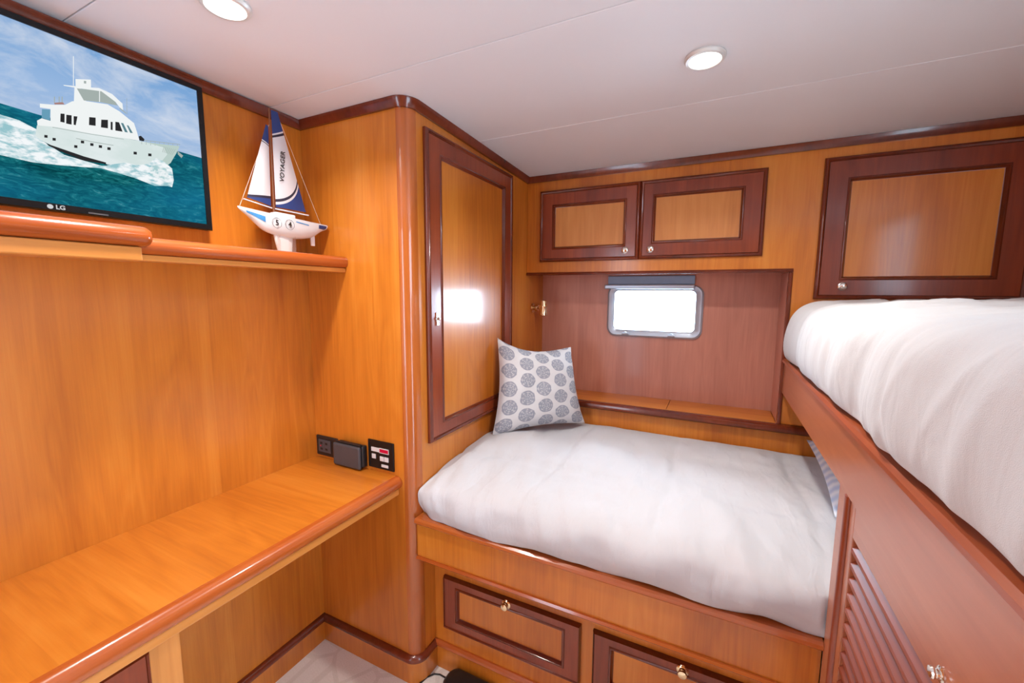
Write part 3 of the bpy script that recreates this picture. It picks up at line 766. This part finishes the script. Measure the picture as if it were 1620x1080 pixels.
for sx in (245, 285, 310): shape([(sx, 285), (sx+8, 285), (sx+8, 335), (sx, 335)], 5)
shape([(630, 235), (637, 235), (637, 330), (630, 330)], 4)
shape([(545, 352), (630, 364), (634, 390), (568, 382)], 6)
for q in ([(300, 430), (335, 432), (335, 508), (298, 500)], [(350, 440), (395, 445), (395, 525), (348, 515)], [(412, 452), (445, 455), (430, 530), (412, 525)], [(545, 460), (600, 465), (600, 535), (543, 528)],
          [(648, 482), (705, 484), (705, 556), (645, 548)], [(728, 500), (745, 502), (745, 572), (728, 568)], [(768, 500), (800, 505), (830, 585), (768, 575)]): shape(q, 6)
for q in ([(815, 510), (835, 512), (875, 592), (850, 588)], [(865, 530), (880, 532), (918, 597), (895, 595)]): shape(q, 9)
for px_, py_ in ((175, 625), (245, 650), (430, 712), (487, 673), (567, 695), (640, 712), (713, 730), (937, 768), (1062, 783)): shape([(px_-14, py_-13), (px_+14, py_-10), (px_+14, py_+13), (px_-14, py_+10)], 6)
shape([(230, 545), (560, 604), (840, 648), (840, 652), (560, 609), (230, 550)], 5)
shape([(500, 322), (620, 340), (700, 352), (800, 410), (930, 515), (860, 500), (700, 455), (560, 425), (500, 395)], 4)
for q_ in range(9):
    xx_ = 990+q_*38; yy_ = 655+q_*4.5; shape([(xx_, yy_), (xx_+4, yy_), (xx_+4, yy_+38), (xx_, yy_+36)], 5)
shape([(975, 652), (1320, 692), (1320, 697), (975, 657)], 5)
shape([(1010, 672), (1130, 688), (1315, 708), (1300, 745), (1240, 850), (1180, 898), (1120, 890), (1210, 780), (1180, 720)], 11)
shape([(965, 625), (985, 620), (1015, 650), (1010, 668), (972, 660)], 6)
shape([(805, 380), (860, 425), (857, 432), (800, 388)], 5)
shape([(862, 300), (865, 300), (868, 440), (864, 440)], 5)
for dd_ in range(8): shape([(1180+dd_*16, 712+dd_*4), (1184+dd_*16, 712+dd_*4), (1172+dd_*13, 760+dd_*4), (1168+dd_*13, 760+dd_*4)], 5) if dd_ < 7 else None
shape([(430, 640), (560, 668), (750, 700), (750, 705), (560, 674), (430, 645)], 5)
shape([(1295, 750), (1345, 790), (1330, 810), (1300, 780)], 5)
shape([(690, 870), (850, 850), (960, 870), (1050, 860), (1110, 810), (1180, 840), (1250, 900), (1265, 1000), (1250, 1060), (1180, 1040), (1050, 985), (900, 930), (760, 890)], 2)
shape([(1040, 905), (1110, 860), (1200, 900), (1230, 990), (1160, 1000), (1080, 965)], 10)
scr_o = scr.build('screen', SM, tv, weld=False)
lw = emit('logo_white', (0.8, 0.8, 0.82, 1), ES*0.8)
p = on_x(92, 328.5, TX+0.0042)
text('LG', 0.0125, lw, bzo, 'logo_lettering', (TX+0.0045, 0.580, TZ0+0.0085), (0, 1, 0), (0, 0, 1), bold=0.0003)
MB().lathe([(0.0, 0.0), (0.0048, 0.0), (0.0048, 0.0006), (0.0, 0.0007)], (TX+0.004, 0.564, TZ0+0.0085), (1, 0, 0), 20).build('logo_badge', lw, bzo)
MB().box(TX+0.004, TX+0.0052, 0.625, 0.66, TZ0+0.004, TZ0+0.007).build('indicator', M['grey_plastic'], bzo)

# ------------------------------------------------------------------ model sailboat
BX = 0.11; ZS = 1.5112
sb = thing('model_sailboat', 'white and blue model sailboat numbered 54 on the shelf', 'model boat', (BX, 1.06, ZS))
bow, stern = 0.926, 1.214
rings = []
NB = 26
for i in range(NB+1):
    t = i/NB; y = bow+(stern-bow)*t
    hw = 0.034*(math.sin(PI*min(1, (t*0.86)**0.8*0.62+0.0))**0.8)*(1-0.35*t**4)+0.0008
    top = 1.619+0.010*(1-t)**2-0.003*t
    dep = 0.056*(math.sin(PI*(0.10+0.80*t))**0.75)*sstep(-0.12, 0.25, t)+0.004
    if t > 0.8: dep *= 1-0.45*sstep(0.8, 1.0, t)
    rr = []
    for k in range(13):
        a = PI*k/12
        rr.append((BX+hw*math.cos(a)*(1 if 0 < k < 12 else 1), y+0.012*math.sin(a)*(1-sstep(0.0, 0.45, t)), top-dep*math.sin(a)**0.8))
    rr += [(BX-hw*0.5, y, top+0.004), (BX+hw*0.5, y, top+0.004)]
    rings.append(rr)
hull = MB().loft(rings).build('hull', M['white_plastic'], sb, smooth=True, angle=50)
def hullside(t, zoff):
    i = min(NB-1, int(t*NB)); f = t*NB-i
    def at(r):
        pts = [Vector(p) for p in r[:7]]
        for k in range(6):
            if pts[k].z >= zoff >= pts[k+1].z:
                u = (pts[k].z-zoff)/max(1e-6, pts[k].z-pts[k+1].z); return pts[k].lerp(pts[k+1], u)
        return pts[0]
    return at(rings[i]).lerp(at(rings[i+1]), f)
def decal(cells, mat, name, out=0.0012):
    b = MB(); b.grid([[hullside(t, z)+Vector((out, 0, 0)) for z in zs] for t, zs in cells])
    return b.build(name, mat, hull)
decal([(0.05+0.01*i, [1.6235-0.0006*i-j*(0.0020+0.0002*i) for j in range(4)]) for i in range(19)], M['sky_print'], 'bow_graphic')
decal([(0.86+0.015*i, [1.613-j*0.004 for j in range(4)]) for i in range(9)], M['blue_sail'], 'stern_graphic')
decal([(0.56+0.02*i, [1.612-0.0006*i-j*0.0015 for j in range(3)]) for i in range(9)], M['sky_print'], 'side_stripe')
for ch, t in (('5', 0.345), ('4', 0.485)):
    p = hullside(t, 1.598)
    MB().tube([p+Vector((0.0022, 0.0150*math.cos(2*PI*k/32), 0.0150*math.sin(2*PI*k/32))) for k in range(33)], 0.0005, 6).build('number_ring', M['grey_plastic'], hull)
    text(ch, 0.024, M['black'], hull, 'number', p+Vector((0.0032, 0, 0)), (0, 1, 0), (0, 0, 1), bold=0.0002)
DZ2 = 1.624
MB().box(BX-0.014, BX+0.014, 1.03, 1.10, DZ2-0.004, DZ2+0.010).build('cabin', M['white_plastic'], sb, bevel=0.004)
MB().tube([(BX, 1.036, DZ2), (BX, 1.039, 1.938)], [0.0032, 0.002], 8).build('mast', M['mast'], sb, smooth=True)
def sail(name, pts_u, mats, bands):
    """corners: luff bottom/top, leech bottom/top in (y, z); bands: (material, upper edge as a function of u)"""
    lb, lt, eb, et = [Vector(p) for p in pts_u]
    b = MB(); m = 28
    def P(u, v, side):
        q = lb.lerp(lt, v).lerp(eb.lerp(et, v), u)
        return (BX+0.010*math.sin(PI*u)*math.sin(PI*min(1, v+0.1))*(1-v*0.6)+side*0.0006, q.x, q.y)
    for side in (0, 1):
        for i in range(m):
            u0, u1 = i/m, (i+1)/m
            v0, v1 = 0.0, 0.0
            for mat, fn in bands:
                a0, a1 = max(v0, min(1, fn(u0))), max(v1, min(1, fn(u1)))
                k = 12 if mat == 0 else 4
                for j in range(k):
                    f0, f1 = j/k, (j+1)/k
                    b.add([P(u0, v0+(a0-v0)*f0, side), P(u1, v1+(a1-v1)*f0, side), P(u1, v1+(a1-v1)*f1, side), P(u0, v0+(a0-v0)*f1, side)], [(0, 1, 2, 3)], mat)
                v0, v1 = a0, a1
    return b.build(name, mats, sb, smooth=True)
low_ = lambda u: 0.085+0.05*u+0.20*u**2.2
top_ = lambda u: 0.735+0.065*u
main_bands = [(1, lambda u: low_(u)-0.058), (0, lambda u: low_(u)-0.030), (2, low_), (0, lambda u: top_(u)-0.018), (2, lambda u: top_(u)+0.006), (0, lambda u: top_(u)+0.022), (1, lambda u: 1.0)]
jl_ = lambda u: 0.03+0.085*(1-u)
jib_bands = [(1, lambda u: jl_(u)-0.02), (2, lambda u: jl_(u)+0.012), (0, lambda u: 0.745+0.02*u), (2, lambda u: 0.757+0.02*u), (0, lambda u: 0.770+0.02*u), (1, lambda u: 1.0)]
SMT = [M['sail'], M['blue_sail'], M['navy']]
ms = sail('main_sail', ((1.043, 1.650), (1.045, 1.936), (1.148, 1.652), (1.066, 1.936)), SMT, main_bands)
sail('jib', ((1.027, 1.650), (1.033, 1.885), (0.955, 1.662), (1.026, 1.888)), SMT, jib_bands)
MB().tube([(BX, 1.038, 1.645), (BX+0.004, 1.155, 1.643)], 0.0022, 8).build('boom', M['white_plastic'], sb)
MB().tube([(BX, 0.945, 1.656), (BX, 1.03, 1.645)], 0.0018, 8).build('jib_boom', M['white_plastic'], sb)
MB().tube([(BX, 0.930, 1.628), (BX, 1.036, 1.89)], 0.0005, 6).build('forestay', M['cord'], sb)
MB().tube([(BX, 1.205, 1.618), (BX, 1.062, 1.936)], 0.0005, 6).build('backstay', M['cord'], sb)
text('VOYAGER', 0.020, M['black'], ms, 'sail_lettering', (BX+0.0105, 1.066, 1.775), (0, 0.10, 1), (0, -1, 0.10), bold=0.0003, spacing=1.05)
kp = lambda z, ya, yb, th: [(BX+sx*th, ya+(yb-ya)*k, z) for sx, k in ((-0.6, 0.0), (0.6, 0.0), (1, 0.25), (0.8, 0.7), (0, 1.0), (-0.8, 0.7), (-1, 0.25))]
MB().loft([kp(1.580, 1.030, 1.096, 0.007), kp(1.545, 1.036, 1.094, 0.006), kp(ZS+0.0005, 1.044, 1.090, 0.005)]).build('keel', M['white_plastic'], sb)
MB().loft([[(BX+sx*0.003, y, 1.592) for sx, y in ((-1, 1.160), (1, 1.160), (1, 1.176), (-1, 1.176))], [(BX+sx*0.002, y, 1.545) for sx, y in ((-1, 1.163), (1, 1.163), (1, 1.176), (-1, 1.176))]]).build('rudder', M['white_plastic'], sb)
MB().box(BX-0.02, BX+0.02, 1.036, 1.0385, ZS, 1.565).box(BX-0.02, BX+0.02, 1.089, 1.0915, ZS, 1.565).box(BX-0.02, BX+0.02, 1.036, 1.0915, ZS, ZS+0.002).build('display_stand', M['clear'], sb)

# ------------------------------------------------------------------ outlets and switch panel on the wardrobe face
YF = YW
o1 = thing('power_outlet', 'black twin power outlet plate just above the desk corner', 'outlet', (0.068, YF, 0.775))
MB().box(0.013, 0.124, YF-0.008, YF-0.0003, 0.775, 0.852).build('plate', M['black'], o1, bevel=0.004)
MB().box(0.028, 0.092, YF-0.0105, YF-0.0083, 0.790, 0.838).build('socket_face', M['grey_plastic'], o1, bevel=0.002)
for zz in (0.803, 0.825):
    MB().box(0.038, 0.050, YF-0.0112, YF-0.0106, zz-0.004, zz+0.004).box(0.064, 0.076, YF-0.0112, YF-0.0106, zz-0.004, zz+0.004).build('socket_slots', M['black'], o1)
MB().box(0.038, 0.044, YF-0.0124, YF-0.0106, 0.8125, 0.8165).build('reset_button', M['red_plastic'], o1)
o2 = thing('outlet_cover', 'grey weatherproof flap cover beside the black outlet, touching the desk', 'outlet', (0.2, YF, 0.766))
MB().box(0.136, 0.268, YF-0.022, YF-0.0003, 0.772, 0.852).build('housing', M['black'], o2, bevel=0.006)
MB().box(0.131, 0.262, YF-0.034, YF-0.0223, 0.768, 0.850).build('flap', M['grey_plastic'], o2, bevel=0.006)
MB().tube([(0.138, YF-0.024, 0.854), (0.262, YF-0.024, 0.854)], 0.004, 10).build('hinge', M['black'], o2)
o3 = thing('control_panel', 'black square control panel with white buttons and red display', 'control panel', (0.333, YF, 0.777))
MB().box(0.276, 0.392, YF-0.006, YF-0.0003, 0.7775, 0.878).build('faceplate', M['black_gloss'], o3, bevel=0.002)
MB().box(0.293, 0.329, YF-0.0075, YF-0.0062, 0.838, 0.853).build('label_strip', M['white_plastic'], o3)
MB().box(0.3295, 0.372, YF-0.0075, YF-0.0062, 0.836, 0.854).build('display_frame', M['white_plastic'], o3)
MB().box(0.332, 0.370, YF-0.0085, YF-0.0077, 0.839, 0.851).build('display', emit('red_display', lin(225, 30, 60), ES*0.8), o3)
for x0_, x1_, z0_, z1_ in ((0.295, 0.313, 0.812, 0.829), (0.332, 0.350, 0.808, 0.825), (0.352, 0.371, 0.808, 0.825), (0.338, 0.369, 0.787, 0.797)):
    MB().box(x0_, x1_, YF-0.0085, YF-0.0062, z0_, z1_).build('button', M['white_plastic'], o3, bevel=0.001)

# ------------------------------------------------------------------ floor adapter
ad = thing('power_adapter', 'black rounded power adapter on the carpet by the bunk drawers', 'adapter', (0.64, 1.27, 0.0))
pl = [(x, y) for x, y in rrect(0.56, 0.76, 1.232, 1.314, 0.03)]
sc = lambda k: [(0.66+(x-0.66)*k, 1.273+(y-1.273)*k) for x, y in pl]
MB().loft([[(x, y, 0.001) for x, y in sc(0.94)], [(x, y, 0.012) for x, y in sc(1.0)], [(x, y, 0.034) for x, y in sc(0.97)], [(x, y, 0.046) for x, y in sc(0.86)], [(x, y, 0.05) for x, y in sc(0.7)]]).build('adapter_body', M['black'], ad, smooth=True, angle=60)
MB().tube([(0.562, 1.285, 0.012), (0.545, 1.29, 0.004), (0.52, 1.292, 0.003), (0.50, 1.285, 0.003), (0.485, 1.262, 0.003), (0.470, 1.20, 0.003)], 0.0028, 8).build('cord', M['black'], ad, smooth=True)

# ------------------------------------------------------------------ ceiling lights
def downlight(x, y, label):
    z = ceil_z(y)
    t = thing('recessed_light', label, 'ceiling light', (x, y, z-0.012), 'recessed ceiling lights')
    tl = (0, 0.0305 if y > 1.11 else 0.0, 1)
    MB().lathe([(0.036, 0.010), (0.047, 0.010), (0.048, 0.006), (0.044, 0.001), (0.038, 0.0), (0.036, 0.004)], (x, y, z-0.0105), tl, 40).build('trim_ring', M['chrome_ring'], t, smooth=True)
    MB().lathe([(0, 0.003), (0.0365, 0.003), (0.0365, 0.0065), (0, 0.007)], (x, y, z-0.0105), tl, 40).build('lens', M['lamp_lens'], t)
    return t
downlight(0.403, 0.752, 'round recessed ceiling light above the desk near the television')
downlight(1.292, 1.378, 'round recessed ceiling light above the lower bunk')

def lamp(name, kind, loc, energy, color, **kw):
    L = bpy.data.lights.new(name, kind); L.energy = energy; L.color = color
    for k, v in kw.items(): setattr(L, k, v)
    o = bpy.data.objects.new(name, L); o.location = loc; COL.objects.link(o); return o
WARM = (1.0, 0.955, 0.90)
for i, (x, y) in enumerate(((0.403, 0.752), (1.292, 1.378))):
    lamp('downlight_beam', 'AREA', (x, y, ceil_z(y)-0.016), 6.3, WARM, shape='DISK', size=0.07, spread=math.radians(145))
dl = lamp('added_porthole_light', 'AREA', (1.05, YN+0.30, 1.36), 50.0, (0.74, 0.88, 1.0), shape='RECTANGLE', size=1.0, size_y=0.6)  # added lamp outside the hull, strengthens the daylight through the porthole
dl.rotation_euler = (-PI/2, 0, 0)
# daylight enters through the porthole and two added, unseen doorways
wl = bpy.data.worlds.new('daylight'); scene.world = wl; wl.use_nodes = True
bg = wl.node_tree.nodes['Background']; bg.inputs[0].default_value = (0.66, 0.83, 1.0, 1); bg.inputs[1].default_value = 9.5
po = lamp('porthole_portal', 'AREA', ((WX0+WX1)/2, YN+0.045, (WZ0+WZ1)/2), 1, (1, 1, 1), shape='RECTANGLE', size=WX1-WX0, size_y=WZ1-WZ0)
po.rotation_euler = (-PI/2, 0, 0); po.data.cycles.is_portal = True
pd = lamp('added_doorway_portal', 'AREA', (XR+0.02, (DY0+DY1)/2, DZ/2), 1, (1, 1, 1), shape='RECTANGLE', size=DZ, size_y=DY1-DY0)
pd.rotation_euler = (0, PI/2, 0); pd.data.cycles.is_portal = True
pr_ = lamp('added_rear_portal', 'AREA', ((DX0+DX1)/2, YB-0.02, DZ/2), 1, (1, 1, 1), shape='RECTANGLE', size=DX1-DX0, size_y=DZ)
pr_.rotation_euler = (PI/2, 0, 0); pr_.data.cycles.is_portal = True

# ------------------------------------------------------------------ camera
cd = bpy.data.cameras.new('camera'); cam = bpy.data.objects.new('camera', cd); COL.objects.link(cam)
cd.sensor_width = 36; cd.lens = PXC['f']/1620*36; cd.clip_start = 0.01
m = Matrix(((RGT.x, UPV.x, -FWD.x, 0), (RGT.y, UPV.y, -FWD.y, 0), (RGT.z, UPV.z, -FWD.z, 0), (0, 0, 0, 1)))
m.translation = PXC['c']; cam.matrix_world = m
scene.camera = cam
vs = scene.view_settings
vs.view_transform = 'Standard'; vs.look = 'None'; vs.gamma = 1.0; vs.use_curve_mapping = False; vs.exposure = EXPOSURE
scene.cycles.use_denoising = True
scene.cycles.max_bounces = 10; scene.cycles.diffuse_bounces = 6; scene.cycles.glossy_bounces = 4; scene.cycles.transparent_max_bounces = 12
scene.cycles.sample_clamp_indirect = 6.0
